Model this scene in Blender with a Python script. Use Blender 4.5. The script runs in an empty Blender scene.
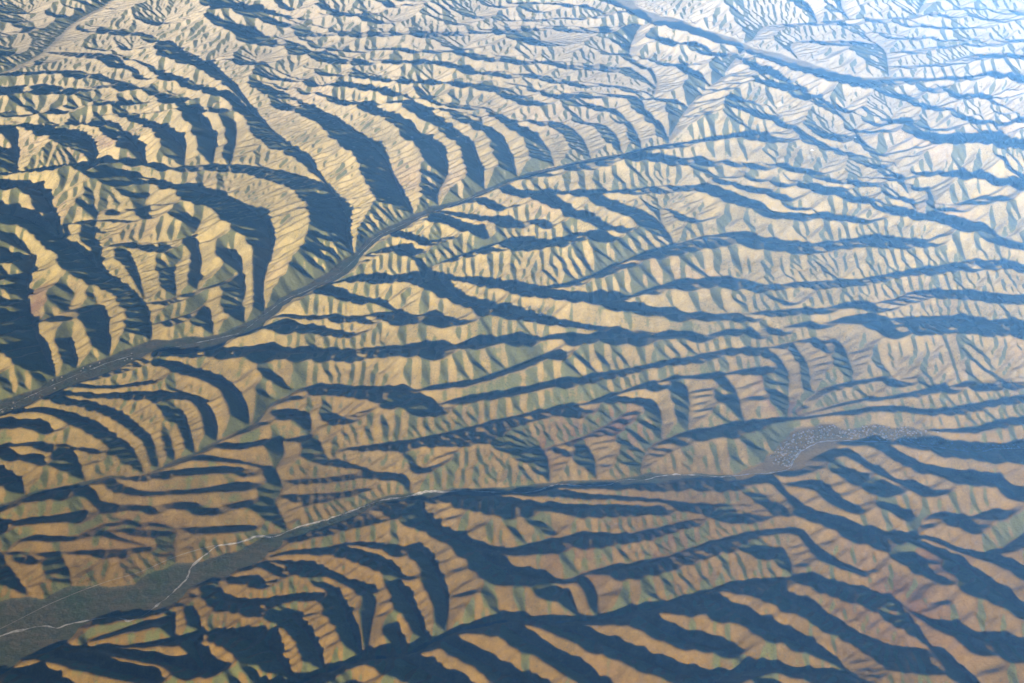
import bpy, bmesh, math, random, time
import numpy as np
from mathutils import Vector, Matrix

T0 = time.time()
R = math.radians
scene = bpy.context.scene

# ---------------------------------------------------------------- camera
#@@NUM
CAM_H, CAM_DEP, CAM_HFOV = 9000.0, 34.5, 46.0      # metres above the valleys, degrees down, degrees wide
SUN_AZ, SUN_EL = 27.0, 13.0                        # sun behind the left shoulder, low
#@@END
cam_data = bpy.data.cameras.new('camera')
cam = bpy.data.objects.new('camera', cam_data)
scene.collection.objects.link(cam)
cam.location = (0, 0, CAM_H)
cam.rotation_euler = (R(90 - CAM_DEP), 0, 0)
cam_data.sensor_width = 36
cam_data.angle = R(CAM_HFOV)
cam_data.clip_start, cam_data.clip_end = 10, 400000
scene.camera = cam

# ---------------------------------------------------------------- sky, sun, exposure
world = bpy.data.worlds.new('World')
scene.world = world
world.use_nodes = True
wn = world.node_tree.nodes; wl = world.node_tree.links
wn.clear()
sky = wn.new('ShaderNodeTexSky'); sky.sky_type = 'NISHITA'; sky.sun_disc = False
sky.sun_elevation = R(SUN_EL); sky.sun_rotation = R(180 + SUN_AZ)
sky.altitude = 9000; sky.air_density = 1.0; sky.dust_density = 0.6; sky.ozone_density = 1.5
bg = wn.new('ShaderNodeBackground'); bg.inputs['Strength'].default_value = 0.05
wo = wn.new('ShaderNodeOutputWorld')
wl.new(sky.outputs[0], bg.inputs[0]); wl.new(bg.outputs[0], wo.inputs[0])

sun_data = bpy.data.lights.new('sun', 'SUN')
sun_data.energy = 5.0; sun_data.angle = R(0.8); sun_data.color = (1.0, 0.97, 0.93)
sun = bpy.data.objects.new('sun', sun_data)
scene.collection.objects.link(sun)
sdir = Vector((-math.sin(R(SUN_AZ)) * math.cos(R(SUN_EL)), -math.cos(R(SUN_AZ)) * math.cos(R(SUN_EL)), math.sin(R(SUN_EL))))
sun.rotation_euler = sdir.to_track_quat('Z', 'Y').to_euler()
sun.location = sdir * 30000

vs = scene.view_settings
vs.view_transform = 'Standard'; vs.look = 'None'; vs.gamma = 1.0; vs.use_curve_mapping = False
vs.exposure = 0.9
scene.cycles.use_denoising = True
scene.cycles.max_bounces = 4
scene.cycles.volume_bounces = 0

#@@NUM
# ================================================================ terrain, as numbers
rng = np.random.default_rng(7)
_f = 512.0 / math.tan(math.radians(CAM_HFOV / 2))
_cd, _sd = math.cos(math.radians(CAM_DEP)), math.sin(math.radians(CAM_DEP))
def ground(px, py, z):
    """point of the land at height z that lies along one sight line of the survey picture"""
    px = np.asarray(px, float); py = np.asarray(py, float)
    u = (px - 512.0) / _f; v = (341.5 - py) / _f
    dy = _cd + v * _sd; dz = -_sd + v * _cd
    t = (z - CAM_H) / dz
    return u * t, dy * t

# domain
X0, X1, Y0, Y1 = -13000.0, 13000.0, 6300.0, 28400.0

# Channels as surveyed, plus unseen ones below the frame, added against a cast shadow: outlet first, then upstream. (picture coordinates of a survey of the valley bottoms)
TRUNKS = [   # (floor half width m, points)
 ('A', [(-60,434,131),(0,412,131),(30,398,131),(60,383,140),(100,368,131),(140,355,131),(180,345,131),(215,338,131),(245,330,131),(262,320,91),(285,300,84),(310,288,84),(335,275,84),(355,258,84),(365,248,84),(378,236,84),(400,225,84),(420,216,78),(450,205,78),(480,193,71),(512,180,71),(545,170,65),(580,163,58),(620,155,52),(650,148,45),(680,144,39),(710,142,26),(762,136,13)]),
 ('B', [(-60,640,420),(0,628,360),(55,622,290),(88,612,260),(140,597,210),(180,577,190),(217,565,160),(256,549,110),(283,538,75),(318,526,70),(350,514,60),(385,502,60),(420,496,60),(450,493,55),(500,492,50),(530,489,50),(560,485,55),(610,483,65),(640,478,70),(690,475,75),(735,475,70),(770,470,110),(790,456,190),(820,440,210),(860,436,150),(900,437,130),(943,444,100),(980,449,80),(1024,446,70),(1090,440,70)]),
 ('R', [(540,-60,292),(600,-15,321),(630,6,321),(665,20,292),(700,33,253),(735,45,214),(768,56,184),(800,65,165),(843,76,136),(890,80,106),(968,80,78),(1024,85,67),(1100,92,58)]),
 ('X', [(130,-30,74),(112,0,74),(90,14,74),(70,27,74),(55,42,68),(40,55,68),(20,66,63),(0,74,56),(-60,90,45)]),
 ('C', [(-70,522,38),(-30,515,36),(0,508,34),(25,497,32),(50,490,30),(82,485,30),(107,478,28),(140,475,28),(175,462,26),(200,452,25),(225,438,24),(250,426,22),(262,416,20),(271,405,18),(288,396,16),(301,389,14),(321,386,12)]),
 ('H', [(318,288,16),(345,282,16),(356,279,16),(396,279,16),(431,279,16),(471,282,16),(505,286,16),(540,289,16),(562,287,18),(587,279,18),(612,267,18),(637,257,18),(662,250,16),(687,241,14),(705,236,10)]),
 ('D', [(240,712,20),(280,693,20),(300,683,20),(331,670,20),(363,660,20),(406,655,20),(431,642,20),(456,631,20),(481,626,20),(512,620,20),(557,622,20),(600,619,18),(642,612,16),(675,602,12),(707,592,10),(730,586,10),(768,583,10)]),
]
BRANCH = """
262,703 330,712 420,716 520,708 620,712 720,722 820,716 900,712 985,702 1060,700
330,712 345,700 352,690
520,708 540,690 530,676
620,712 600,690 585,676
820,716 800,700 780,690
150,716 110,700 60,690
200,720 160,735 100,735 20,730
668,143 676,125 690,105 702,92 718,80 733,62 745,48
-70,522 -30,515 0,508 25,497 50,490 82,485 107,478 140,475 175,462 200,452 225,438 250,426 262,416 271,405 288,396 301,389 321,386 356,388 396,389 431,388 468,383 486,377 512,369 530,362 545,354
396,389 415,397 431,402 468,399 512,393 562,383 632,369 687,359 712,352 767,347 800,340 830,336
411,494 406,479 376,472 361,467 338,459 343,449 396,443 443,434 481,424 512,417 549,409 592,401 632,388 672,378 707,376 737,371 767,368
183,346 215,350 256,349 306,352 381,348 456,346 512,341 562,338 625,337 690,335 768,328 826,322 908,319 960,319 1024,323 1090,322
318,287 345,282 356,279 396,279 431,279 471,282 512,287 545,295 580,301 612,307 687,314 737,314 768,311 843,306 890,300 910,293 943,293 1024,296 1090,294
505,286 540,289 562,287 587,279 612,267 637,257 662,250 687,241 705,236 737,235 768,240 818,243 868,239 893,239 920,243
425,278 430,267 451,260 481,250 512,241 549,242 587,236 607,240
590,303 610,301 637,294 662,286 700,281 737,279 768,285 793,283 843,280 880,277 918,271 956,263 980,261 1024,266 1080,268
1090,268 1018,243 968,226 918,213 868,198 818,184 768,176 740,170
1090,152 1024,145 968,140 930,132 893,122 858,114 843,100
918,213 893,160 865,144 855,130 843,117 823,100 800,85 768,67 750,58
1005,142 995,124 980,117 943,107 908,92 878,79
1024,115 1000,105 968,92 923,83
893,162 880,160 838,150 813,140 793,125 768,108 740,100
938,215 930,190 918,186 880,178 818,174
1090,200 1024,186 968,176 918,169
968,205 955,203 980,199
500,187 520,194 549,192 587,194 612,192 632,190 662,186 700,187 725,195 768,211 790,215 825,217 863,222
545,193 570,213 600,225 620,232
674,246 672,238 667,231 652,218 632,211 604,198
662,226 662,208 687,218 697,221
600,161 640,158 662,159 712,160 762,164 818,170
712,175 725,180 745,186 768,191 805,206 825,216
355,258 347,235 345,212 332,190 318,172 305,155 285,140 268,125 250,105 225,76 200,58 162,40 125,29 80,25
415,216 402,195 393,175 385,158 370,142 345,125 320,110 290,95 262,85
440,207 437,195 447,175 443,158 432,143 415,130 395,118 370,105
485,190 480,172 474,150 462,135 445,122 420,108 400,100
555,166 548,148 530,132 512,122 490,112
518,177 512,160 505,145 490,130 470,118
592,160 583,138 565,125 540,121 512,120
622,152 617,137 605,126 580,122
642,149 637,133 625,118 612,110 590,105
670,143 663,128 648,114 640,100 615,95 580,92 545,92
545,92 512,84 418,78 376,75 306,67
480,130 480,117 446,110 400,103 340,100 306,90 256,80
500,115 486,108 451,103 406,97 368,85 318,82 281,72 256,57
654,96 640,90 600,84 540,76 481,70 431,62 381,60 331,54 293,42 256,30
657,88 640,74 620,66 570,62 512,57 456,52 406,48 341,48 306,40
654,94 657,82 652,70 629,55
640,26 632,42 629,55
640,24 610,27 560,26 512,26 456,28 406,27
400,30 386,18 356,10 306,15 256,5
385,32 376,28 318,27 276,15
709,84 687,68 660,60 637,55
690,108 672,101 642,98
747,58 725,50 687,43 660,38
640,12 605,12 590,8 560,3 512,2
605,14 580,18 545,18 512,19
752,40 768,26 818,23 850,19 908,18 943,10 993,9 1024,10 1080,8
800,62 793,43 843,41 873,44
890,78 888,66 886,52 875,42
886,53 918,49 975,44 1005,38 1060,36
888,66 930,65 980,54 1024,55 1080,56
908,20 943,28 975,25
873,42 868,32 918,37 983,38
818,23 813,14 803,2
850,19 843,10 840,-4
918,14 925,0 928,-10
10,75 50,71 82,72 125,82 140,84
60,52 85,53 112,55 130,68 150,80
262,120 250,112 225,95 195,84 150,66 112,50 90,45
-20,92 0,88 37,86 75,88 105,85
-30,118 0,113 50,110 95,100 135,99 165,91 182,96
-30,124 0,121 50,123 112,116 160,111 185,109 220,107
331,188 300,176 256,167 210,165 165,168 112,162 62,167 0,175 -40,180
17,166 17,152 15,132
95,160 95,150 88,140 60,130
145,163 140,150 120,128 105,122
185,166 182,145 163,128 140,118
213,164 214,135 200,120
231,164 236,140 235,122
152,351 151,330 145,305 130,288 105,272 85,255 60,238 30,220 0,212 -30,208
147,303 165,300 185,293 218,284 235,275
98,265 105,246 135,243 165,242 192,235 200,222
145,298 137,270 127,252
176,297 175,268 183,258
198,290 200,262 196,242
265,317 262,295 265,270 272,248 268,228 256,213 235,200 205,192 175,185 150,178 120,176
247,329 242,310 245,290 240,265 232,256
60,383 40,345 30,310 28,280 35,258 20,245
78,375 75,355 70,342
112,364 108,345 107,320 97,303
30,325 62,312 93,305
152,324 190,313 208,300
215,337 210,318 205,305
70,235 70,222 118,220
95,245 100,212 140,208 150,190
60,236 55,215 38,190 0,183
352,261 372,253 398,249 415,254
385,234 405,236 425,243 440,240
430,213 452,224 476,232 484,240
438,211 456,215 487,220 512,221 547,223
472,198 500,208
258,323 276,316 306,316 356,316 394,314 441,316
318,289 345,297 375,302 400,312
245,331 280,324 310,327 350,335
440,281 463,299 490,306 512,313 560,322 610,327 660,333
30,398 62,385 107,387 150,381
20,403 55,394 112,394 175,394 205,400
217,441 212,415 195,398 175,389
195,453 188,425 183,412
160,468 152,440 130,420 95,405 65,399
145,473 132,448 97,427 55,412 20,409
87,483 77,460 65,450
-25,452 0,446 50,443 95,450
-20,425 0,423 38,425 50,432
176,461 170,435
27,496 18,480 0,470
-25,452 0,452 40,458
250,425 243,405 225,385 190,370 165,362
110,478 140,490 180,490 225,485 256,482
150,472 190,470 220,468 256,470
190,456 215,458 245,462 270,467
215,444 240,445 262,440
289,534 283,517 276,502 283,487 276,470 285,453 281,440 308,436 310,420 294,414 276,411
338,459 328,457 318,440
281,480 320,478 356,473
280,495 330,493 366,488
30,597 5,560 5,552 50,553 88,550 118,549 150,547
72,590 70,575 62,556
5,552 25,537 70,537 100,525 120,522
150,547 107,530 150,530 172,532
176,562 175,545 172,527 120,519
172,527 220,527 256,526
-20,524 0,522 50,517 82,512
82,486 95,492 105,502 150,505 175,502 215,505 250,500
446,633 447,605 440,580 430,560 415,548 395,547
262,558 285,552 320,549 350,543 380,545
265,560 300,563 330,573 355,584 375,591
345,549 378,560 405,577
325,670 312,640 293,615
363,659 350,625 338,595 325,585
428,641 415,612 398,585
403,654 398,632
368,655 370,635 375,600
225,600 256,600 288,597 318,595
300,684 288,672 270,647
232,578 256,577 262,583
240,565 262,563 278,569
70,649 112,647 175,640 212,632 256,640
88,640 120,630 150,622 172,618
50,655 88,662 125,672 150,677
100,648 112,652 150,657 187,667 200,672
192,638 207,670
0,668 50,680
175,639 172,612
203,632 193,608
210,588 240,600 256,604
420,498 425,515 440,530 470,545 490,560 512,572 545,578 568,580 587,571 625,566 662,558 700,545 737,536 768,531 800,532 813,545 830,560 863,573
475,548 512,550 542,542 575,535 612,535 647,530 687,520
545,490 587,495 637,497 687,503 750,505
490,494 512,502 567,507 620,505 662,507
600,619 597,595 585,580
582,620 567,592
540,621 587,637 625,652 662,667 690,675 740,672 747,662
637,613 667,632 697,643 730,649
700,594 737,612 768,630 798,642 835,660 848,672
768,583 793,578 830,584 868,590 898,602 930,622 963,632 1020,645 1080,655
783,580 783,595 818,612 855,632 893,647 923,650
700,683 768,667 793,672 845,674
898,602 915,625 930,645 955,665 985,690
505,624 530,642 565,664 600,683 640,702
440,637 470,655 510,675 550,700
395,656 430,672 470,690
772,474 785,490 800,505 830,522 868,533 905,538 935,550 965,565 990,585 1024,610 1080,640
905,538 928,537 958,549 993,559 1024,569 1070,580
915,540 928,516 963,517 990,513
985,557 1003,547 1024,534
793,577 790,560 783,550 768,550
805,452 820,448 850,452 868,464 893,478 923,490
880,442 900,455 920,465 948,475 993,482 1024,495 1070,510
768,473 775,482 818,485 838,502 853,510
640,477 643,460 650,448 662,440 687,432 725,427 767,420 795,418 843,412 880,407 930,411 968,405 988,402 1024,396 1070,394
795,416 855,400 893,396 930,389 968,383 1024,377 1070,374
795,412 820,390 850,382 893,376
788,419 790,385 785,365 770,350
812,390 808,365 795,345
853,382 853,370 845,350 830,337
915,438 925,430 968,430 1000,422 1024,418 1070,416
688,431 690,405 685,385
662,438 660,412 640,402 610,399
598,482 594,458 585,445
550,485 548,460 540,447
548,447 587,435 627,412
745,423 738,395 728,380
"""
BR = [[tuple(map(float, p.split(','))) for p in l.split()] for l in BRANCH.strip().splitlines()]

NB = [(-1,-1),(-1,0),(-1,1),(0,-1),(0,1),(1,-1),(1,0),(1,1)]
ND = np.array([math.hypot(a, b) for a, b in NB])

def smooth_noise(ny, nx, cells, seed):
    """value noise, `cells` grid steps per lattice step"""
    r = np.random.default_rng(seed)
    gy, gx = int(ny / cells) + 3, int(nx / cells) + 3
    g = r.standard_normal((gy, gx))
    y = np.arange(ny) / cells; x = np.arange(nx) / cells
    yi = y.astype(int); xi = x.astype(int)
    fy = y - yi; fx = x - xi
    fy = (fy * fy * (3 - 2 * fy))[:, None]; fx = (fx * fx * (3 - 2 * fx))[None]
    a = g[yi][:, xi]; b = g[yi][:, xi + 1]; c = g[yi + 1][:, xi]; d = g[yi + 1][:, xi + 1]
    return (a * (1 - fx) + b * fx) * (1 - fy) + (c * (1 - fx) + d * fx) * fy

def fbm(ny, nx, cells, seed, octs=4, gain=0.5):
    o = np.zeros((ny, nx)); a = 1.0
    for k in range(octs):
        if cells < 1.5: break
        o += a * smooth_noise(ny, nx, cells, seed + 31 * k); a *= gain; cells /= 2
    return o

def blur(a, n=1):
    for _ in range(n):
        p = np.pad(a, 1, mode='edge')
        a = (p[:-2, 1:-1] + 2 * p[1:-1, 1:-1] + p[2:, 1:-1]) * 0.25
        p = np.pad(a, 1, mode='edge')
        a = (p[1:-1, :-2] + 2 * p[1:-1, 1:-1] + p[1:-1, 2:]) * 0.25
    return a

def sample(a, x, y, h):
    gx = np.clip((np.asarray(x) - X0) / h, 0, a.shape[1] - 1.001); gy = np.clip((np.asarray(y) - Y0) / h, 0, a.shape[0] - 1.001)
    xi = gx.astype(int); yi = gy.astype(int); fx = gx - xi; fy = gy - yi
    return (a[yi, xi] * (1 - fx) + a[yi, xi + 1] * fx) * (1 - fy) + (a[yi + 1, xi] * (1 - fx) + a[yi + 1, xi + 1] * fx) * fy

def resize(a, ny, nx):
    y = np.linspace(0, a.shape[0] - 1.001, ny); x = np.linspace(0, a.shape[1] - 1.001, nx)
    yi = y.astype(int); xi = x.astype(int); fy = (y - yi)[:, None]; fx = (x - xi)[None]
    return (a[yi][:, xi] * (1 - fx) + a[yi][:, xi + 1] * fx) * (1 - fy) + (a[yi + 1][:, xi] * (1 - fx) + a[yi + 1][:, xi + 1] * fx) * fy

def catmull(P, sub=8):
    P = [np.array(p, float) for p in P]
    if len(P) < 3:
        return np.array([P[0] * (1 - t) + P[-1] * t for t in np.linspace(0, 1, sub + 1)])
    Q = [2 * P[0] - P[1]] + P + [2 * P[-1] - P[-2]]
    out = []
    for i in range(1, len(Q) - 2):
        a, b, c, d = Q[i - 1], Q[i], Q[i + 1], Q[i + 2]
        for k in range(sub):
            t = k / sub
            out.append(0.5 * (2 * b + (c - a) * t + (2 * a - 5 * b + 4 * c - d) * t * t + (3 * b - a - 3 * c + d) * t ** 3))
    out.append(P[-1])
    return np.array(out)

def to_ground(pts, zf):
    """survey points to land points, at the height zf gives there"""
    pts = np.asarray(pts, float)
    x, y = ground(pts[:, 0], pts[:, 1], 0.0)
    if zf is not None:
        for _ in range(4):
            x, y = ground(pts[:, 0], pts[:, 1], zf(x, y))
    return x, y

def trunk_z(x, y):
    return 0.0 * x

def burn(ny, nx, h, zf):
    """roots (valley floors) and forced channel cells on a grid"""
    N = ny * nx
    root = np.zeros(N, bool); rz = np.zeros(N); forced = np.full(N, -1, np.int64); on = np.zeros(N, bool); ccap = np.full(N, 0.012)
    yy, xx = np.mgrid[0:ny, 0:nx]
    wx = X0 + xx * h; wy = Y0 + yy * h
    floor = np.zeros((ny, nx)); fields = np.zeros((ny, nx))
    for name, P in TRUNKS:
        c = catmull(P, 8)
        gx, gy = to_ground(c[:, :2], None)
        rr = np.random.default_rng(len(P) * 7 + ord(name)); q = np.arange(len(gx))
        def wob(step): return np.interp(q, np.arange(0, len(gx) + 3 * step, step), rr.standard_normal(len(np.arange(0, len(gx) + 3 * step, step))))
        dxy = 0.35 * wob(7) + 0.2 * wob(3); dw = np.clip(1 + 0.22 * wob(5) + 0.15 * wob(2), 0.55, 1.6)
        for x, y, w, o, k in zip(gx, gy, c[:, 2], dxy, dw):
            y = y + o * w; w = max(w * k, 0.75 * h)
            i0 = max(0, int((y - w - Y0) / h) - 1); i1 = min(ny, int((y + w - Y0) / h) + 3)
            j0 = max(0, int((x - w - X0) / h) - 1); j1 = min(nx, int((x + w - X0) / h) + 3)
            if i0 >= i1 or j0 >= j1: continue
            m = (wx[i0:i1, j0:j1] - x) ** 2 + (wy[i0:i1, j0:j1] - y) ** 2 <= w * w
            floor[i0:i1, j0:j1] = np.maximum(floor[i0:i1, j0:j1], m)
            if name in 'ADC' or (name == 'B' and x < 2500): fields[i0:i1, j0:j1] = np.maximum(fields[i0:i1, j0:j1], m)
    r2 = floor > 0.5
    r2[0, :] = r2[-1, :] = True; r2[:, 0] = r2[:, -1] = True
    root = r2.ravel().copy()
    edge = np.zeros((ny, nx), bool); edge[0, :] = edge[-1, :] = True; edge[:, 0] = edge[:, -1] = True
    rz = np.where(edge & (floor < 0.5), 25.0, 0.0).ravel()
    on |= (floor > 0.5).ravel()
    for P in BR:
        c = catmull(P, 8)
        gx, gy = to_ground(c, zf)
        ci = np.clip(np.round((gx - X0) / h).astype(int), 1, nx - 2); ri = np.clip(np.round((gy - Y0) / h).astype(int), 1, ny - 2)
        # snap the outlet to the nearest channel already there
        r0, c0 = ri[0], ci[0]
        rad = int(900 / h)
        a0, a1, b0, b1 = max(0, r0 - rad), min(ny, r0 + rad + 1), max(0, c0 - rad), min(nx, c0 + rad + 1)
        sub = on.reshape(ny, nx)[a0:a1, b0:b1]
        prev = None
        if sub.any():
            q = np.argwhere(sub)
            d = (q[:, 0] + a0 - r0) ** 2 + (q[:, 1] + b0 - c0) ** 2
            k = d.argmin()
            prev = (q[k, 0] + a0, q[k, 1] + b0)
        if prev is None:
            if h > 59 and 0 <= P[0][0] <= 1024 and 0 <= P[0][1] <= 683: print('no outlet', P[0])
            # leaves the district: run out to the nearest edge
            dl = [(c0, (r0, 0)), (nx - 1 - c0, (r0, nx - 1)), (ny - 1 - r0, (ny - 1, c0)), (r0, (0, c0))]
            prev = min(dl)[1]
        path = [prev] + list(zip(ri, ci))
        cur = prev
        for tgt in path[1:]:
            n = max(abs(tgt[0] - cur[0]), abs(tgt[1] - cur[1]))
            for s in range(1, n + 1):
                nr = int(round(cur[0] + (tgt[0] - cur[0]) * s / n)); nc = int(round(cur[1] + (tgt[1] - cur[1]) * s / n))
                a = nr * nx + nc; p = prev[0] * nx + prev[1]
                if a == p: continue
                if not on[a] and not root[a]:
                    forced[a] = p; on[a] = True; ccap[a] = 0.004 if len(P) >= 9 else CMAX
                prev = (nr, nc)
            cur = tgt
    return root, rz, forced, floor, fields, ccap

def neighbours_min(Z, key_noise=None):
    """steepest-descent receiver of every cell"""
    ny, nx = Z.shape
    P = np.pad(Z, 1, constant_values=1e9)
    best = np.zeros((ny, nx)); rec = np.arange(ny * nx).reshape(ny, nx).copy()
    idx = np.arange(ny * nx).reshape(ny, nx)
    for (dr, dc), d in zip(NB, ND):
        s = (Z - P[1 + dr:1 + dr + ny, 1 + dc:1 + dc + nx]) / d
        if key_noise is not None: s = s * key_noise
        m = s > best
        best[m] = s[m]; rec[m] = (idx + dr * nx + dc)[m]
    return rec.ravel()

def relax(S, root, rz, h, iters, Z=None):
    """cheapest climb from the channels: a pit-free first surface"""
    ny, nx = S.shape
    if Z is None: Z = np.full((ny, nx), 1e5)
    Z.ravel()[root] = rz[root]
    for it in range(iters):
        P = np.pad(Z, 1, constant_values=1e9)
        N = Z.copy()
        for (dr, dc), d in zip(NB, ND):
            np.minimum(N, P[1 + dr:1 + dr + ny, 1 + dc:1 + dc + nx] + S * (d * h), out=N)
        N.ravel()[root] = rz[root]
        ch = np.abs(N - Z).max()
        Z = N
        if ch < 1e-6: break
    return Z

SMAX, AC, THETA, CMAX = 0.76, 4200.0, 0.40, 0.012
def evolve(Z, root, rz, forced, h, iters, erod, acf, ccap):
    ny, nx = Z.shape; N = ny * nx
    ids = np.arange(N)
    r_, c_ = ids // nx, ids % nx
    for it in range(iters):
        rec = neighbours_min(Z)
        rec = np.where(forced >= 0, forced, rec)
        rec[root] = ids[root]
        dist = np.hypot(r_ - r_[rec], c_ - c_[rec]) * h
        A = np.full(N, h * h); Pn = rec.copy()
        valid = Pn != ids                      # drainage area by pointer doubling
        alive = ids[valid]
        while alive.size:
            p = Pn[alive]
            A += np.bincount(p, weights=A[alive], minlength=N)
            v = valid[p]
            n2 = Pn[p]
            valid[alive] = v
            Pn[alive] = n2
            alive = alive[v]
        S = np.minimum(SMAX, SMAX * (np.maximum(A, 1.0) / acf.ravel()) ** -THETA)
        S = np.maximum(S, 0.36 * SMAX) * erod.ravel()        # side gullies stay steep: ridges keep their long crests
        S = np.where(forced >= 0, np.minimum(S, ccap), S)
        D = S * dist; D[root] = 0.0
        Pn = rec.copy(); alive = ids[Pn != ids]
        Dn = D.copy()
        while alive.size:
            t = Pn[alive]
            Dn[alive] += Dn[t]
            n2 = Pn[t]
            Pn[alive] = n2
            alive = alive[n2 != t]
        Z = (Dn + rz[Pn]).reshape(ny, nx)
        # nothing stands steeper than the ground can hold: lower what does, and let such channels go
        lim = 1.25 * SMAX * erod * h
        for k in range(12 if it < iters - 1 else 40):
            P = np.pad(Z, 1, constant_values=1e9); N2 = Z.copy()
            for (dr, dc), d in zip(NB, ND):
                np.minimum(N2, P[1 + dr:1 + dr + ny, 1 + dc:1 + dc + nx] + lim * d, out=N2)
            if (Z - N2).max() < 0.5: break
            Z = N2
        zr = Z.ravel()
        bad = (forced >= 0) & (zr < zr[np.maximum(forced, 0)] - 1e-6)
        forced[bad] = -1
    return Z, A.reshape(ny, nx), rec

SOFT = [(60, 280, 2200, 0.78), (330, 160, 2200, 0.78), (860, 55, 2200, 0.75), (310, 482, 1100, 0.45), (120, 525, 1300, 0.6), (60, 40, 2600, 0.5), (470, 85, 3000, 0.65), (660, 60, 2500, 0.7), (830, 400, 1500, 0.75)]   # gentler country
def make_land():
    hs = [66.0, 33.0, 16.5]
    zf = None; Z = None
    for lev, h in enumerate(hs):
        nx = int(round((X1 - X0) / h)) + 1; ny = int(round((Y1 - Y0) / h)) + 1
        passes = 3 if lev == 0 else 1
        for ps in range(passes):
            root, rz, forced, floor, fields, ccap = burn(ny, nx, h, zf)
            nforced = (forced >= 0).sum()
            if lev > 0:
                # the channels keep the bed they cut on the coarser grid
                ch = forced >= 0
                yy, xx = np.divmod(np.nonzero(ch)[0], nx)
                bed = Z.copy()
                P = np.pad(Z, 1, mode='edge')
                for (dr, dc) in NB: np.minimum(bed, P[1 + dr:1 + dr + Z.shape[0], 1 + dc:1 + dc + Z.shape[1]], out=bed)
                rz = rz.copy(); rz[ch] = sample(blur(bed, 1), X0 + xx * h, Y0 + yy * h, hs[lev - 1])
                root = root | ch; forced = np.full(ny * nx, -1, np.int64)
            e = np.exp(0.26 * resize(fbm(300, 380, 40, 5, 3), ny, nx) )
            for (qx, qy, qr, qf) in SOFT:
                cx, cy = ground(qx, qy, 40.0)
                d2 = ((X0 + np.arange(nx) * h)[None] - cx) ** 2 + ((Y0 + np.arange(ny) * h)[:, None] - cy) ** 2
                e = e * (1 - (1 - qf) * np.exp(-d2 / qr ** 2))
            acf = AC * np.exp(np.clip(1.2 * resize(fbm(300, 380, 16, 55, 4), ny, nx), -1.4, 1.1)) * np.clip(((Y0 + np.arange(ny) * h)[:, None] - 4000) / 9000, 0.5, 1.0)
            white = np.random.default_rng(11 + lev).standard_normal((ny, nx))
            if lev == 0:
                S0 = 0.3 * np.exp(0.6 * white + 0.35 * fbm(ny, nx, 5, 91, 3))
                fz = np.zeros(ny * nx); fr = root | (forced >= 0)
                Z = relax(S0, fr, np.where(root, rz, 0.0), h, 500)
            else:
                Z = resize(Z, ny, nx)
                Zs = Z + ((4.5 * white + 7.0 * fbm(ny, nx, 5, 400, 2)) if lev == 1 else 1.6 * white)
                fr = root | (forced >= 0)
                # drop pits: climb at the surface's own slope
                zf1 = Zs.ravel(); free = ~fr
                off = np.array([dr * nx + dc for dr, dc in NB])
                inner = np.zeros((ny, nx), bool); inner[1:-1, 1:-1] = True
                cand = np.nonzero(inner.ravel() & free)[0]
                for _ in range(600):
                    mn = zf1[cand + off[0]]
                    for o in off[1:]:
                        mn = np.minimum(mn, zf1[cand + o])
                    k = mn >= zf1[cand]
                    if not k.any(): break
                    pit = cand[k]
                    zf1[pit] = mn[k] + 0.01
                    cand = np.unique(np.concatenate([pit] + [pit + o for o in off]))
                    cand = cand[free[cand] & inner.ravel()[cand]]
                Z = Zs
            Z, A, rec = evolve(Z, root, rz, forced, h, [25, 8, 4][lev], e, acf, ccap)
            print('channel cells kept', (forced >= 0).sum(), 'of', nforced)
            zz = blur(Z, 1)
            zf = (lambda zz, h: (lambda x, y: np.clip(sample(zz, x, y, h), 0, 160)))(zz, h)
            print('land', h, Z.shape, 'max', Z.max(), round(time.time() - T0, 1))
    return Z, A, floor, h, fields

RIVER = [(-30,641),(0,636),(20,630),(45,626),(57,628),(70,623),(85,621),(105,618),(118,619),(130,621),(140,617),(155,607),(170,595),(185,580),(192,567),(205,555),(215,548),(230,544),(245,541),(256,537),(275,537),(290,530),(305,525),(320,522),(340,516),(350,512),(360,508),(385,500),(410,496),(430,492),(445,492),(470,490),(490,492),(512,493),(537,491),(559,484),(584,486),(608,485),(625,480),(645,480),(668,475),(690,475),(717,477),(740,475),(764,473),(788,470),(793,460),(800,452),(813,445),(833,440),(868,442),(900,440),(918,445),(943,448),(978,452),(998,449),(1024,448),(1060,445)]
TRACK = [(-30,640),(0,629),(50,604),(100,584),(140,572),(170,559),(190,552),(217,545)]
STREAM = [(-30,418),(0,410),(30,396),(60,382),(95,368),(110,362),(140,354),(180,346),(215,339),(240,333),(250,326),(268,312),(285,300),(310,289),(335,276),(352,262),(366,247),(380,235),(400,226),(425,215),(450,206),(480,194),(512,182),(545,171),(580,164)]
FARSTREAM = [(560,-30),(600,-8),(640,6),(668,18),(690,22),(720,30),(745,42),(768,54)]

def shape_land(Z, A, floor, h):
    ny, nx = Z.shape
    Z = 0.6 * blur(Z, 1) + 0.4 * blur(Z, 2)
    f = blur(floor, 3)
    Z = Z + (1 - f) * (3.0 * fbm(ny, nx, 24, 301, 4))
    return Z

LAND, AREA, FLOOR, HC, FIELDS = make_land()
LAND = shape_land(LAND, AREA, FLOOR, HC)
print('land ready', round(time.time() - T0, 1))
#@@END

def land_z(x, y):
    return sample(LAND, x, y, HC)

def survey(pts):
    """survey points laid on the finished land"""
    return to_ground(pts, land_z)

# ================================================================ materials
def mat(name):
    m = bpy.data.materials.new(name); m.use_nodes = True
    nt = m.node_tree
    return m, nt, nt.nodes['Principled BSDF']

def node(nt, t, **kw):
    n = nt.nodes.new(t)
    for k, v in kw.items():
        if k in ('inp',):
            for a, b in v.items(): n.inputs[a].default_value = b
        else: setattr(n, k, v)
    return n

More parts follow.
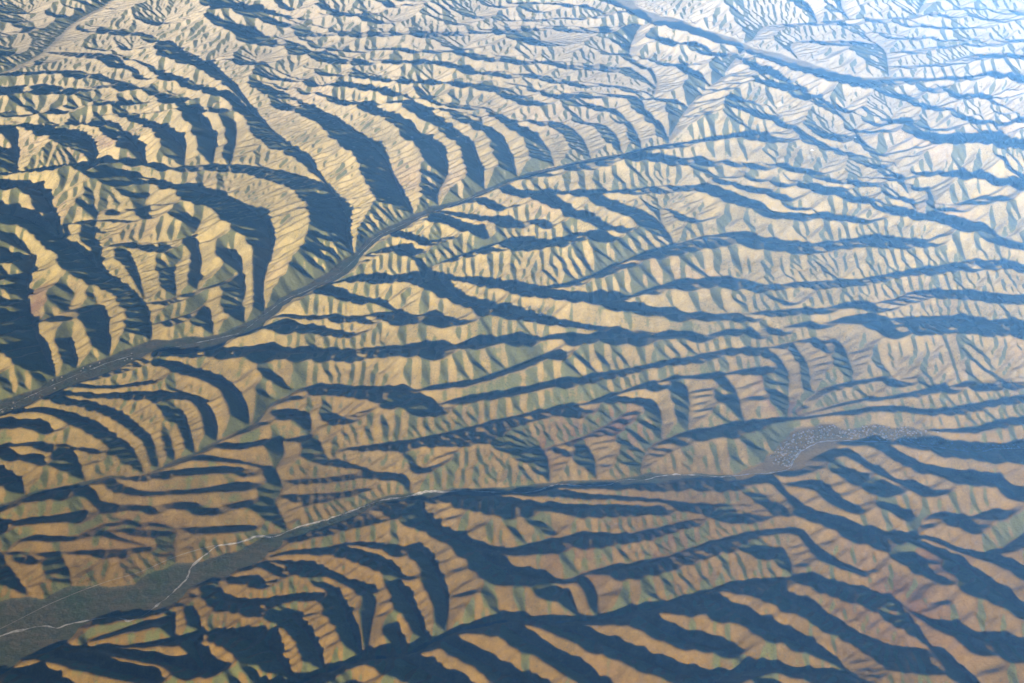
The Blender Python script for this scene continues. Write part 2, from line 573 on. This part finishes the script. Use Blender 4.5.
def mixc(nt, fac, a, b, blend='MIX'):
    n = nt.nodes.new('ShaderNodeMix'); n.data_type = 'RGBA'; n.blend_type = blend
    for sock, v in ((n.inputs[0], fac), (n.inputs[6], a), (n.inputs[7], b)):
        if hasattr(v, 'is_linked') or hasattr(v, 'links'): nt.links.new(v, sock)
        else: sock.default_value = v if not isinstance(v, tuple) or len(v) == 4 else (*v, 1)
    return n.outputs[2]

def math_n(nt, op, a, b=None, clamp=False):
    n = nt.nodes.new('ShaderNodeMath'); n.operation = op; n.use_clamp = clamp
    for sock, v in zip(n.inputs, (a, b)):
        if v is None: continue
        if hasattr(v, 'links'): nt.links.new(v, sock)
        else: sock.default_value = v
    return n.outputs[0]

def ramp(nt, v, lo, hi):
    n = nt.nodes.new('ShaderNodeMapRange'); n.clamp = True; n.interpolation_type = 'SMOOTHSTEP'
    nt.links.new(v, n.inputs[0]); n.inputs[1].default_value = lo; n.inputs[2].default_value = hi
    return n.outputs[0]

def noise(nt, vec, scale, detail=4, rough=0.55, dist=0.0):
    n = nt.nodes.new('ShaderNodeTexNoise'); n.inputs['Scale'].default_value = scale
    n.inputs['Detail'].default_value = detail; n.inputs['Roughness'].default_value = rough; n.inputs['Distortion'].default_value = dist
    if vec is not None: nt.links.new(vec, n.inputs['Vector'])
    return n.outputs['Fac']

def land_material():
    m, nt, b = mat('eroded_hills')
    geo = node(nt, 'ShaderNodeNewGeometry'); P = geo.outputs['Position']
    at = node(nt, 'ShaderNodeAttribute', attribute_name='land')
    sep = node(nt, 'ShaderNodeSeparateColor'); nt.links.new(at.outputs['Color'], sep.inputs[0])
    fl, veg, wet = sep.outputs[0], sep.outputs[1], sep.outputs[2]
    n1 = noise(nt, P, 1 / 2600.0, 3); n2 = noise(nt, P, 1 / 420.0, 5); n3 = noise(nt, P, 1 / 90.0, 5, 0.65); n4 = noise(nt, P, 1 / 28.0, 4, 0.7)
    dry = mixc(nt, ramp(nt, n2, 0.38, 0.62), C_DRY1, C_DRY2)
    dry = mixc(nt, math_n(nt, 'MULTIPLY', ramp(nt, n1, 0.54, 0.68), 0.4), dry, C_RED)
    dry = mixc(nt, math_n(nt, 'MULTIPLY', ramp(nt, n3, 0.50, 0.72), 0.45), dry, C_PALE)
    dry = mixc(nt, math_n(nt, 'MULTIPLY', math_n(nt, 'MULTIPLY', at.outputs['Alpha'], ramp(nt, n2, 0.40, 0.60)), 0.75), dry, C_RUST)
    # near soils browner and darkened for vignetting, far ones whitened for haze, both painted
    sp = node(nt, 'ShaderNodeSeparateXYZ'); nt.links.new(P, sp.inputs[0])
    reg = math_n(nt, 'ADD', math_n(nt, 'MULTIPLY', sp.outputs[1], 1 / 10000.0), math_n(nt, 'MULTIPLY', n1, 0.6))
    dry = mixc(nt, ramp(nt, reg, 1.95, 1.1), dry, C_BROWNDIM, 'MULTIPLY')
    dry = mixc(nt, math_n(nt, 'MULTIPLY', ramp(nt, reg, 1.75, 2.9), 0.75), dry, C_FARHAZE)
    # grass on the slopes that stay moist
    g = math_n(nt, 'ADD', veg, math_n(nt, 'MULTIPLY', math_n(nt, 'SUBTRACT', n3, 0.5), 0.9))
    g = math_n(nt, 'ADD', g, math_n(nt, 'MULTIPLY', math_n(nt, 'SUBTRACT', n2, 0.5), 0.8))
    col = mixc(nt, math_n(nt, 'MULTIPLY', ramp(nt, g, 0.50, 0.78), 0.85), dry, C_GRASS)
    w = math_n(nt, 'ADD', wet, math_n(nt, 'MULTIPLY', math_n(nt, 'SUBTRACT', n4, 0.5), 0.35))
    col = mixc(nt, math_n(nt, 'MULTIPLY', ramp(nt, w, 0.45, 0.8), 0.8), col, C_SHRUB)
    sc = noise(nt, P, 1 / 20.0, 2, 0.6)
    col = mixc(nt, math_n(nt, 'MULTIPLY', ramp(nt, sc, 0.57, 0.66), math_n(nt, 'MULTIPLY', ramp(nt, n2, 0.40, 0.62), 0.6)), col, C_SHRUB)
    # valley floors: fields, scrub
    vo = node(nt, 'ShaderNodeTexVoronoi', feature='F1'); vo.inputs['Scale'].default_value = 1 / 130.0
    mp = node(nt, 'ShaderNodeMapping'); mp.inputs['Rotation'].default_value = (0, 0, 0.5); mp.inputs['Scale'].default_value = (0.6, 1.5, 1)
    nt.links.new(P, mp.inputs[0]); nt.links.new(mp.outputs[0], vo.inputs['Vector'])
    vs_ = node(nt, 'ShaderNodeSeparateColor'); nt.links.new(vo.outputs['Color'], vs_.inputs[0])
    fc = mixc(nt, math_n(nt, 'MULTIPLY', vs_.outputs[0], 0.55), C_FLOOR1, C_FLOOR2)
    fc = mixc(nt, ramp(nt, n2, 0.45, 0.7), fc, C_FLOOR3)
    fc = mixc(nt, math_n(nt, 'MULTIPLY', ramp(nt, n3, 0.54, 0.62), 0.7), fc, C_SHRUB)
    fc = mixc(nt, math_n(nt, 'MULTIPLY', ramp(nt, noise(nt, P, 1 / 55.0, 3), 0.58, 0.66), 0.5), fc, C_FLOOR2)
    fe = math_n(nt, 'ADD', fl, math_n(nt, 'MULTIPLY', math_n(nt, 'SUBTRACT', n3, 0.5), 0.5))
    col = mixc(nt, ramp(nt, fe, 0.35, 0.65), col, fc)
    fine = math_n(nt, 'ADD', 0.62, math_n(nt, 'MULTIPLY', n4, 0.76))
    cm = node(nt, 'ShaderNodeMix', data_type='RGBA', blend_type='MULTIPLY'); cm.inputs[0].default_value = 1.0
    cr = node(nt, 'ShaderNodeCombineColor')
    for i in range(3): nt.links.new(fine, cr.inputs[i])
    nt.links.new(col, cm.inputs[6]); nt.links.new(cr.outputs[0], cm.inputs[7])
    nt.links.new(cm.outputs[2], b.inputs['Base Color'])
    b.inputs['Roughness'].default_value = 0.95; b.inputs['Specular IOR Level'].default_value = 0.08
    bp = node(nt, 'ShaderNodeBump'); bp.inputs['Strength'].default_value = 0.55; bp.inputs['Distance'].default_value = 14.0
    nb = math_n(nt, 'ADD', math_n(nt, 'MULTIPLY', n3, 1.2), math_n(nt, 'MULTIPLY', n4, 0.45))
    nt.links.new(nb, bp.inputs['Height']); nt.links.new(bp.outputs[0], b.inputs['Normal'])
    return m

C_DRY1 = (0.42, 0.32, 0.11); C_DRY2 = (0.31, 0.24, 0.08); C_RED = (0.33, 0.20, 0.095); C_PALE = (0.56, 0.45, 0.20)
C_RUST = (0.26, 0.135, 0.08)
C_FARHAZE = (0.50, 0.44, 0.33)  # haze veil put into the colour of the far soil
C_BROWNDIM = (0.47, 0.37, 0.20)  # multiplied over near soil: brown tone plus painted vignette darkening
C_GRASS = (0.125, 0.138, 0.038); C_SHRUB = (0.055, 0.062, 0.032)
C_FLOOR1 = (0.078, 0.078, 0.03); C_FLOOR2 = (0.14, 0.105, 0.055); C_FLOOR3 = (0.06, 0.08, 0.028)

def simple(name, c1, c2, scale, rough=0.9):
    m, nt, b = mat(name)
    geo = node(nt, 'ShaderNodeNewGeometry')
    n = noise(nt, geo.outputs['Position'], scale, 4)
    nt.links.new(mixc(nt, ramp(nt, n, 0.35, 0.65), c1, c2), b.inputs['Base Color'])
    b.inputs['Roughness'].default_value = rough; b.inputs['Specular IOR Level'].default_value = 0.15
    return m

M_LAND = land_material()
M_PLAIN = simple('distant_dry_ground', (0.33, 0.24, 0.14), (0.16, 0.14, 0.08), 1 / 900.0)
M_GRAVEL = simple('pale_river_gravel', (0.44, 0.40, 0.33), (0.24, 0.22, 0.17), 1 / 45.0)
M_BED = simple('damp_stream_gravel', (0.34, 0.32, 0.27), (0.20, 0.19, 0.14), 1 / 60.0)
M_TRACK = simple('dusty_track', (0.28, 0.235, 0.16), (0.20, 0.165, 0.11), 1 / 40.0)
M_MUD = simple('mud_brick', (0.36, 0.31, 0.24), (0.24, 0.20, 0.15), 1 / 40.0)
M_LEAF = simple('orchard_leaves', (0.05, 0.075, 0.03), (0.085, 0.10, 0.04), 1 / 4.0)
M_BARK = simple('bark', (0.12, 0.09, 0.06), (0.09, 0.07, 0.05), 1.0)
M_ROCK = simple('pale_chalk_rock', (0.80, 0.76, 0.68), (0.62, 0.56, 0.46), 1 / 14.0)

# ================================================================ the land
def link(o):
    scene.collection.objects.link(o); return o

def grid_mesh(name, V, F, material, smooth=True):
    me = bpy.data.meshes.new(name)
    me.vertices.add(len(V)); me.vertices.foreach_set('co', np.ascontiguousarray(V, np.float32).ravel())
    k = F.shape[1]
    me.loops.add(F.size); me.loops.foreach_set('vertex_index', np.ascontiguousarray(F, np.int32).ravel())
    me.polygons.add(len(F)); me.polygons.foreach_set('loop_start', np.arange(0, F.size, k, dtype=np.int32))
    me.polygons.foreach_set('use_smooth', np.full(len(F), smooth))
    me.update(calc_edges=True)
    me.materials.append(material)
    return me

ny, nx = LAND.shape
XX, YY = np.meshgrid(X0 + np.arange(nx) * HC, Y0 + np.arange(ny) * HC)
# the district: a wedge of country with a broad margin round it
half = 0.4245 * (YY * _cd + CAM_H * _sd) * 1.07 + 150
keep = np.abs(XX) < half
quad = keep[:-1, :-1] & keep[1:, :-1] & keep[:-1, 1:] & keep[1:, 1:]
used = np.zeros((ny, nx), bool)
used[:-1, :-1] |= quad; used[1:, :-1] |= quad; used[:-1, 1:] |= quad; used[1:, 1:] |= quad
vid = np.full((ny, nx), -1, np.int64); vid[used] = np.arange(used.sum())
F = np.stack([vid[:-1, :-1][quad], vid[:-1, 1:][quad], vid[1:, 1:][quad], vid[1:, :-1][quad]], 1)
V = np.stack([XX[used], YY[used], LAND[used]], 1)
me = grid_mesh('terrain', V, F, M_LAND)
gy, gx = np.gradient(blur(LAND, 1), HC)
# moist aspect: slopes turned to the north-east keep their grass
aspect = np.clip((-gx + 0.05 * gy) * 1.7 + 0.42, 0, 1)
wet = np.clip((np.log10(np.maximum(blur(AREA, 1), 1)) - 4.2) / 1.6, 0, 1)
colr = np.ones((len(V), 4), np.float32)
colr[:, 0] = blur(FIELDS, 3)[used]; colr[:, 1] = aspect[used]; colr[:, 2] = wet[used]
rust = np.zeros(len(V), np.float32)      # patches of red earth
for (qx, qy, qr) in ((560, 440, 420), (620, 425, 380), (655, 545, 300), (585, 555, 350), (940, 560, 350), (30, 300, 500), (770, 395, 420), (110, 150, 700), (900, 600, 300)):
    cx, cy = ground(qx, qy, 80.0)
    rust = np.maximum(rust, np.exp(-((V[:, 0] - cx) ** 2 + (V[:, 1] - cy) ** 2) / qr ** 2))
colr[:, 3] = rust
ca = me.color_attributes.new('land', 'FLOAT_COLOR', 'POINT')
ca.data.foreach_set('color', colr.ravel())
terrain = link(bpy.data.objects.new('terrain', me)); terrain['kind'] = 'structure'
print('terrain verts', len(V), 'quads', len(F), round(time.time() - T0, 1))

# open country all round, out to the horizon
n = 180
gx1 = np.linspace(-75000, 75000, n); gy1 = np.linspace(-40000, 110000, n)
PX, PY = np.meshgrid(gx1, gy1)
PZ = 60 + 60 * fbm(n, n, 5, 77, 3)
inside = (PX > X0 - 1800) & (PX < X1 + 1800) & (PY > Y0 - 1800) & (PY < Y1 + 1800)
wedge = inside & (np.abs(PX) < 0.4245 * (PY * _cd + CAM_H * _sd) * 1.07 + 150 + 900)
PZ = np.where(wedge, -90.0, PZ)
idx = np.arange(n * n).reshape(n, n)
PF = np.stack([idx[:-1, :-1].ravel(), idx[:-1, 1:].ravel(), idx[1:, 1:].ravel(), idx[1:, :-1].ravel()], 1)
plain = link(bpy.data.objects.new('surrounding_plain', grid_mesh('surrounding_plain', np.stack([PX.ravel(), PY.ravel(), PZ.ravel()], 1), PF, M_PLAIN)))
plain['kind'] = 'structure'

# ---------------------------------------------------------------- river beds and track: strips laid on the valley floors
def strip(name, pts, width, material, seed, lift=2.0, wob=0.5):
    c = catmull(pts, 10)
    x, y = survey(c)
    d = np.r_[0, np.cumsum(np.hypot(np.diff(x), np.diff(y)))]
    s_ = np.arange(0, d[-1], 9.0)
    x = np.interp(s_, d, x); y = np.interp(s_, d, y)
    r = np.random.default_rng(seed)
    def wn1(step):
        k = np.arange(0, s_[-1] + 3 * step, step); return np.interp(s_, k, r.standard_normal(len(k)))
    tx, ty = np.gradient(x), np.gradient(y); L = np.hypot(tx, ty) + 1e-9
    nx_, ny_ = -ty / L, tx / L
    off = width * 0.6 * wn1(160) * wob + width * 0.35 * wn1(50) * wob
    x = x + nx_ * off; y = y + ny_ * off
    w = width * np.clip(1 + wob * wn1(90) + 0.5 * wob * wn1(30), 0.25, 2.6)
    rows = []
    for t in (-0.5, -0.17, 0.17, 0.5):
        vx, vy = x + nx_ * w * t, y + ny_ * w * t
        rows.append(np.stack([vx, vy, land_z(vx, vy) + lift], 1))
    V = np.stack(rows, 1).reshape(-1, 3)
    m_ = len(s_); idx = np.arange(m_ * 4).reshape(m_, 4)
    F = np.concatenate([np.stack([idx[:-1, k], idx[:-1, k + 1], idx[1:, k + 1], idx[1:, k]], 1) for k in range(3)])
    o = link(bpy.data.objects.new(name, grid_mesh(name, V, F[:, ::-1], material))); o['kind'] = 'structure'
    return o
strip('river_bed', RIVER, 13, M_GRAVEL, 3, wob=0.85)
strip('dirt_track', TRACK, 8, M_TRACK, 4, wob=0.12)
strip('stream_bed', STREAM, 9, M_BED, 5, wob=0.9)
strip('stream_bed', FARSTREAM, 16, M_TRACK, 6)

# ================================================================ village, orchards, outcrops
def inside_poly(px, py, poly):
    c = np.zeros(len(px), bool); n_ = len(poly)
    for i in range(n_):
        (x1, y1), (x2, y2) = poly[i], poly[(i + 1) % n_]
        k = ((y1 > py) != (y2 > py)) & (px < (x2 - x1) * (py - y1) / (y2 - y1 + 1e-9) + x1)
        c ^= k
    return c

def scatter(poly, count, gap, seed, taken, max_slope=0.22):
    """spots on gentle ground inside a surveyed outline, no two nearer than gap"""
    r = np.random.default_rng(seed)
    P = np.array(poly, float)
    px = r.uniform(P[:, 0].min(), P[:, 0].max(), count * 60); py = r.uniform(P[:, 1].min(), P[:, 1].max(), count * 60)
    k = inside_poly(px, py, poly); px, py = px[k], py[k]
    x, y = survey(np.stack([px, py], 1))
    z = land_z(x, y)
    sl = np.hypot(land_z(x + 12, y) - land_z(x - 12, y), land_z(x, y + 12) - land_z(x, y - 12)) / 24
    out = []
    for i in np.nonzero(sl < max_slope)[0]:
        if len(out) >= count: break
        if taken and min((x[i] - a) ** 2 + (y[i] - b_) ** 2 for a, b_ in taken) < gap * gap: continue
        taken.append((x[i], y[i])); out.append((x[i], y[i], z[i]))
    return out

def box(bm, x0, x1, y0, y1, z0, z1, mi=0):
    vs_ = [bm.verts.new(p) for p in ((x0, y0, z0), (x1, y0, z0), (x1, y1, z0), (x0, y1, z0), (x0, y0, z1), (x1, y0, z1), (x1, y1, z1), (x0, y1, z1))]
    for f in ((0, 3, 2, 1), (4, 5, 6, 7), (0, 1, 5, 4), (1, 2, 6, 5), (2, 3, 7, 6), (3, 0, 4, 7)):
        bm.faces.new([vs_[i] for i in f]).material_index = mi

def house_mesh(k):
    r = random.Random(40 + k); bm = bmesh.new()
    L, W, H = r.uniform(13, 20), r.uniform(7, 10), r.uniform(4, 6)
    z0 = -3.0
    box(bm, -L / 2, L / 2, 0, W, z0, H)                                        # main range
    for a in ((-L / 2 - .15, L / 2 + .15, -.15, .35), (-L / 2 - .15, L / 2 + .15, W - .35, W + .15)): box(bm, *a, H + .003, H + .8)
    for a in ((-L / 2 - .15, -L / 2 + .35), (L / 2 - .35, L / 2 + .15)): box(bm, *a, .353, W - .353, H + .003, H + .8)
    wl_ = r.uniform(6, 9); yl = -r.uniform(7, 12)
    box(bm, -L / 2, -L / 2 + wl_, yl, -.003, z0, H * .8)                        # wing
    box(bm, L / 2 - .6, L / 2, yl + .6, -.003, z0, 2.6); box(bm, -L / 2 + wl_ + .003, L / 2, yl, yl + .597, z0, 2.6)   # yard wall
    box(bm, r.uniform(-1, 3), r.uniform(4, 5), -.12, -.004, 0, 2.3, 1)         # door
    me = bpy.data.meshes.new('house'); bm.to_mesh(me); bm.free()
    me.materials.append(M_MUD); me.materials.append(M_BARK)
    return me

def tree_mesh(k, hgt=None):
    r = random.Random(90 + k); bm = bmesh.new()
    tall = k % 3 == 0
    hgt = r.uniform(13, 17) if tall else r.uniform(7, 10)
    rad = r.uniform(2.2, 3) if tall else r.uniform(3.6, 5.0)
    bmesh.ops.create_cone(bm, segments=6, radius1=.35, radius2=.12, depth=hgt * .7, cap_ends=True, matrix=Matrix.Translation((0, 0, hgt * .35 - .5)))
    for f in bm.faces: f.material_index = 1
    for i in range(9):
        t = r.uniform(.3, .92); a = r.uniform(0, 6.28); q = rad * (.55 if tall else .62) * (1 - abs(t - .55))
        s_ = rad * r.uniform(.42, .68)
        ret = bmesh.ops.create_icosphere(bm, subdivisions=1, radius=s_, matrix=Matrix.Translation((q * math.cos(a), q * math.sin(a), hgt * t)))
        for v in ret['verts']: v.co += Vector((r.uniform(-1, 1), r.uniform(-1, 1), r.uniform(-1, 1))) * s_ * .28
    me = bpy.data.meshes.new('tree'); bm.to_mesh(me); bm.free()
    me.materials.append(M_LEAF); me.materials.append(M_BARK)
    return me

HM = [house_mesh(k) for k in range(5)]; TM = [tree_mesh(k) for k in range(6)]
VILLAGE = [(776, 468), (769, 456), (785, 441), (800, 431), (830, 425), (862, 421), (900, 425), (940, 432), (962, 438), (990, 443), (1024, 441), (1040, 441), (1040, 451), (1000, 452), (960, 450), (915, 443), (870, 439), (835, 438), (812, 443), (798, 455), (790, 468)]
HAMLET = [(0, 416), (0, 402), (25, 392), (55, 378), (100, 362), (135, 352), (135, 358), (100, 372), (60, 389), (30, 403)]
SHADE = 868
def put(kind, meshes, spots, label, cat, group, seed, smin=.85, smax=1.25):
    r = random.Random(seed)
    for (x, y, z) in spots:
        o = bpy.data.objects.new(kind, meshes[r.randrange(len(meshes))])
        o.location = (x, y, z); o.rotation_euler = (0, 0, r.choice((0, 1.57, 3.14, 4.71)) + r.uniform(-.35, .6)); s_ = r.uniform(smin, smax); o.scale = (s_, s_, s_)
        o['label'] = label; o['category'] = cat; o['group'] = group
        link(o)
taken = []
put('house', HM, scatter(VILLAGE, 300, 18, 1, taken), 'small flat roofed mud house in the crowded village on the wide valley floor', 'house', 'houses of the village', 11, .6, 1.5)
put('house', HM, scatter(HAMLET, 20, 40, 2, taken), 'small flat roofed mud house strung along the green valley at far left', 'house', 'houses along the left valley', 12)
put('tree', TM, scatter(VILLAGE, 200, 11, 3, taken), 'small dark orchard tree among the crowded village houses', 'tree', 'trees in the village', 13, .9, 1.5)
put('tree', TM, scatter(HAMLET, 80, 14, 4, taken), 'small dark tree beside the stream in the green valley at far left', 'tree', 'trees along the left valley', 14, .9, 1.5)

def orchard(name, polys, counts, label, seed):
    """the trees nobody could count"""
    V_, F_, MI = [], [], []
    r = np.random.default_rng(seed); base = 0
    arr = []
    for me_ in TM:
        v = np.zeros(len(me_.vertices) * 3, np.float32); me_.vertices.foreach_get('co', v); v = v.reshape(-1, 3)
        f = np.zeros(len(me_.loops), np.int32); me_.loops.foreach_get('vertex_index', f)
        tri = [[l for l in p.vertices] for p in me_.polygons if len(p.vertices) == 3]
        arr.append((v, np.array(tri)))
    for poly, cnt in zip(polys, counts):
        for (x, y, z) in scatter(poly, cnt, 9, seed + cnt, []):
            v, f = arr[r.integers(len(arr))]
            s_ = r.uniform(.7, 1.3)
            V_.append(v * s_ + np.array([x, y, z - .3])); F_.append(f + base); base += len(v)
    me_ = grid_mesh(name, np.concatenate(V_), np.concatenate(F_), M_LEAF, False)
    o = link(bpy.data.objects.new(name, me_)); o['kind'] = 'stuff'; o['label'] = label; o['category'] = 'trees'
BOTTOM = [(150, 604), (190, 575), (256, 548), (300, 534), (350, 518), (420, 502), (420, 494), (350, 509), (290, 527), (250, 541), (215, 560), (170, 590)]
UPPER = [(180, 350), (245, 334), (285, 306), (335, 280), (365, 252), (400, 230), (450, 209), (512, 184), (512, 176), (450, 201), (400, 220), (360, 246), (330, 270), (280, 296), (240, 326), (180, 341)]
orchard('riverside_scrub', [VILLAGE, HAMLET, BOTTOM, UPPER], [800, 250, 450, 450], 'dark scrub and orchard trees on the valley floors', 21)

def outcrop(px, py, size, label, seed):
    r = random.Random(seed); bm = bmesh.new()
    bmesh.ops.create_icosphere(bm, subdivisions=3, radius=1.0)
    for v in bm.verts:
        n_ = v.co.copy()
        k = 1 + .22 * math.sin(3.1 * n_.x + seed) * math.cos(2.7 * n_.y - seed) + .16 * math.sin(6.3 * n_.z + 2 * n_.x + seed) + r.uniform(-.06, .06)
        v.co = Vector((n_.x * k, n_.y * k * .7, n_.z * k * .55))
    me_ = bpy.data.meshes.new('rock_outcrop'); bm.to_mesh(me_); bm.free(); me_.materials.append(M_ROCK)
    o = link(bpy.data.objects.new('rock_outcrop', me_))
    x, y = survey([(px, py)]); o.location = (x[0], y[0], float(land_z(x, y)[0]) + size * .1)
    o.scale = (size, size, size); o.rotation_euler = (0, 0, r.uniform(-.5, .2))
    o['label'] = label; o['category'] = 'rock'; o['group'] = 'pale rock outcrops'
outcrop(540, 316, 27, 'largest white rock outcrop, on a shadowed ridge at the centre', 1)
outcrop(560, 324, 18, 'white rock outcrop just right of and below the largest one at the centre', 2)
outcrop(863, 220, 26, 'pale rock outcrop at the foot of a long ridge at right', 3)
outcrop(855, 138, 22, 'small pale outcrop at the nose of a far ridge at upper right', 4)
outcrop(812, 151, 22, 'small pale outcrop left of and below the one on the far ridge nose', 5)

# ================================================================ the air
def haze_box():
    bm = bmesh.new(); bmesh.ops.create_cube(bm, size=1.0)
    for v in bm.verts:
        v.co = ((v.co.x) * 160000, 35000 + v.co.y * 160000, -95 - 1.0 if v.co.z < 0 else CAM_H + 150)
    me = bpy.data.meshes.new('haze'); bm.to_mesh(me); bm.free()
    m = bpy.data.materials.new('haze'); m.use_nodes = True
    nt = m.node_tree; nt.nodes.clear()
    out = nt.nodes.new('ShaderNodeOutputMaterial'); pv = nt.nodes.new('ShaderNodeVolumePrincipled')
    pv.inputs['Color'].default_value = HAZE_COLOR; pv.inputs['Absorption Color'].default_value = (1, 1, 1, 1)
    pv.inputs['Density'].default_value = HAZE_DENSITY; pv.inputs['Anisotropy'].default_value = -0.58
    nt.links.new(pv.outputs[0], out.inputs['Volume'])
    me.materials.append(m)
    o = link(bpy.data.objects.new('haze', me)); o['kind'] = 'stuff'
HAZE_COLOR = (0.16, 0.45, 1.0, 1); HAZE_DENSITY = 0.68e-5
haze_box()
print('built', round(time.time() - T0, 1))
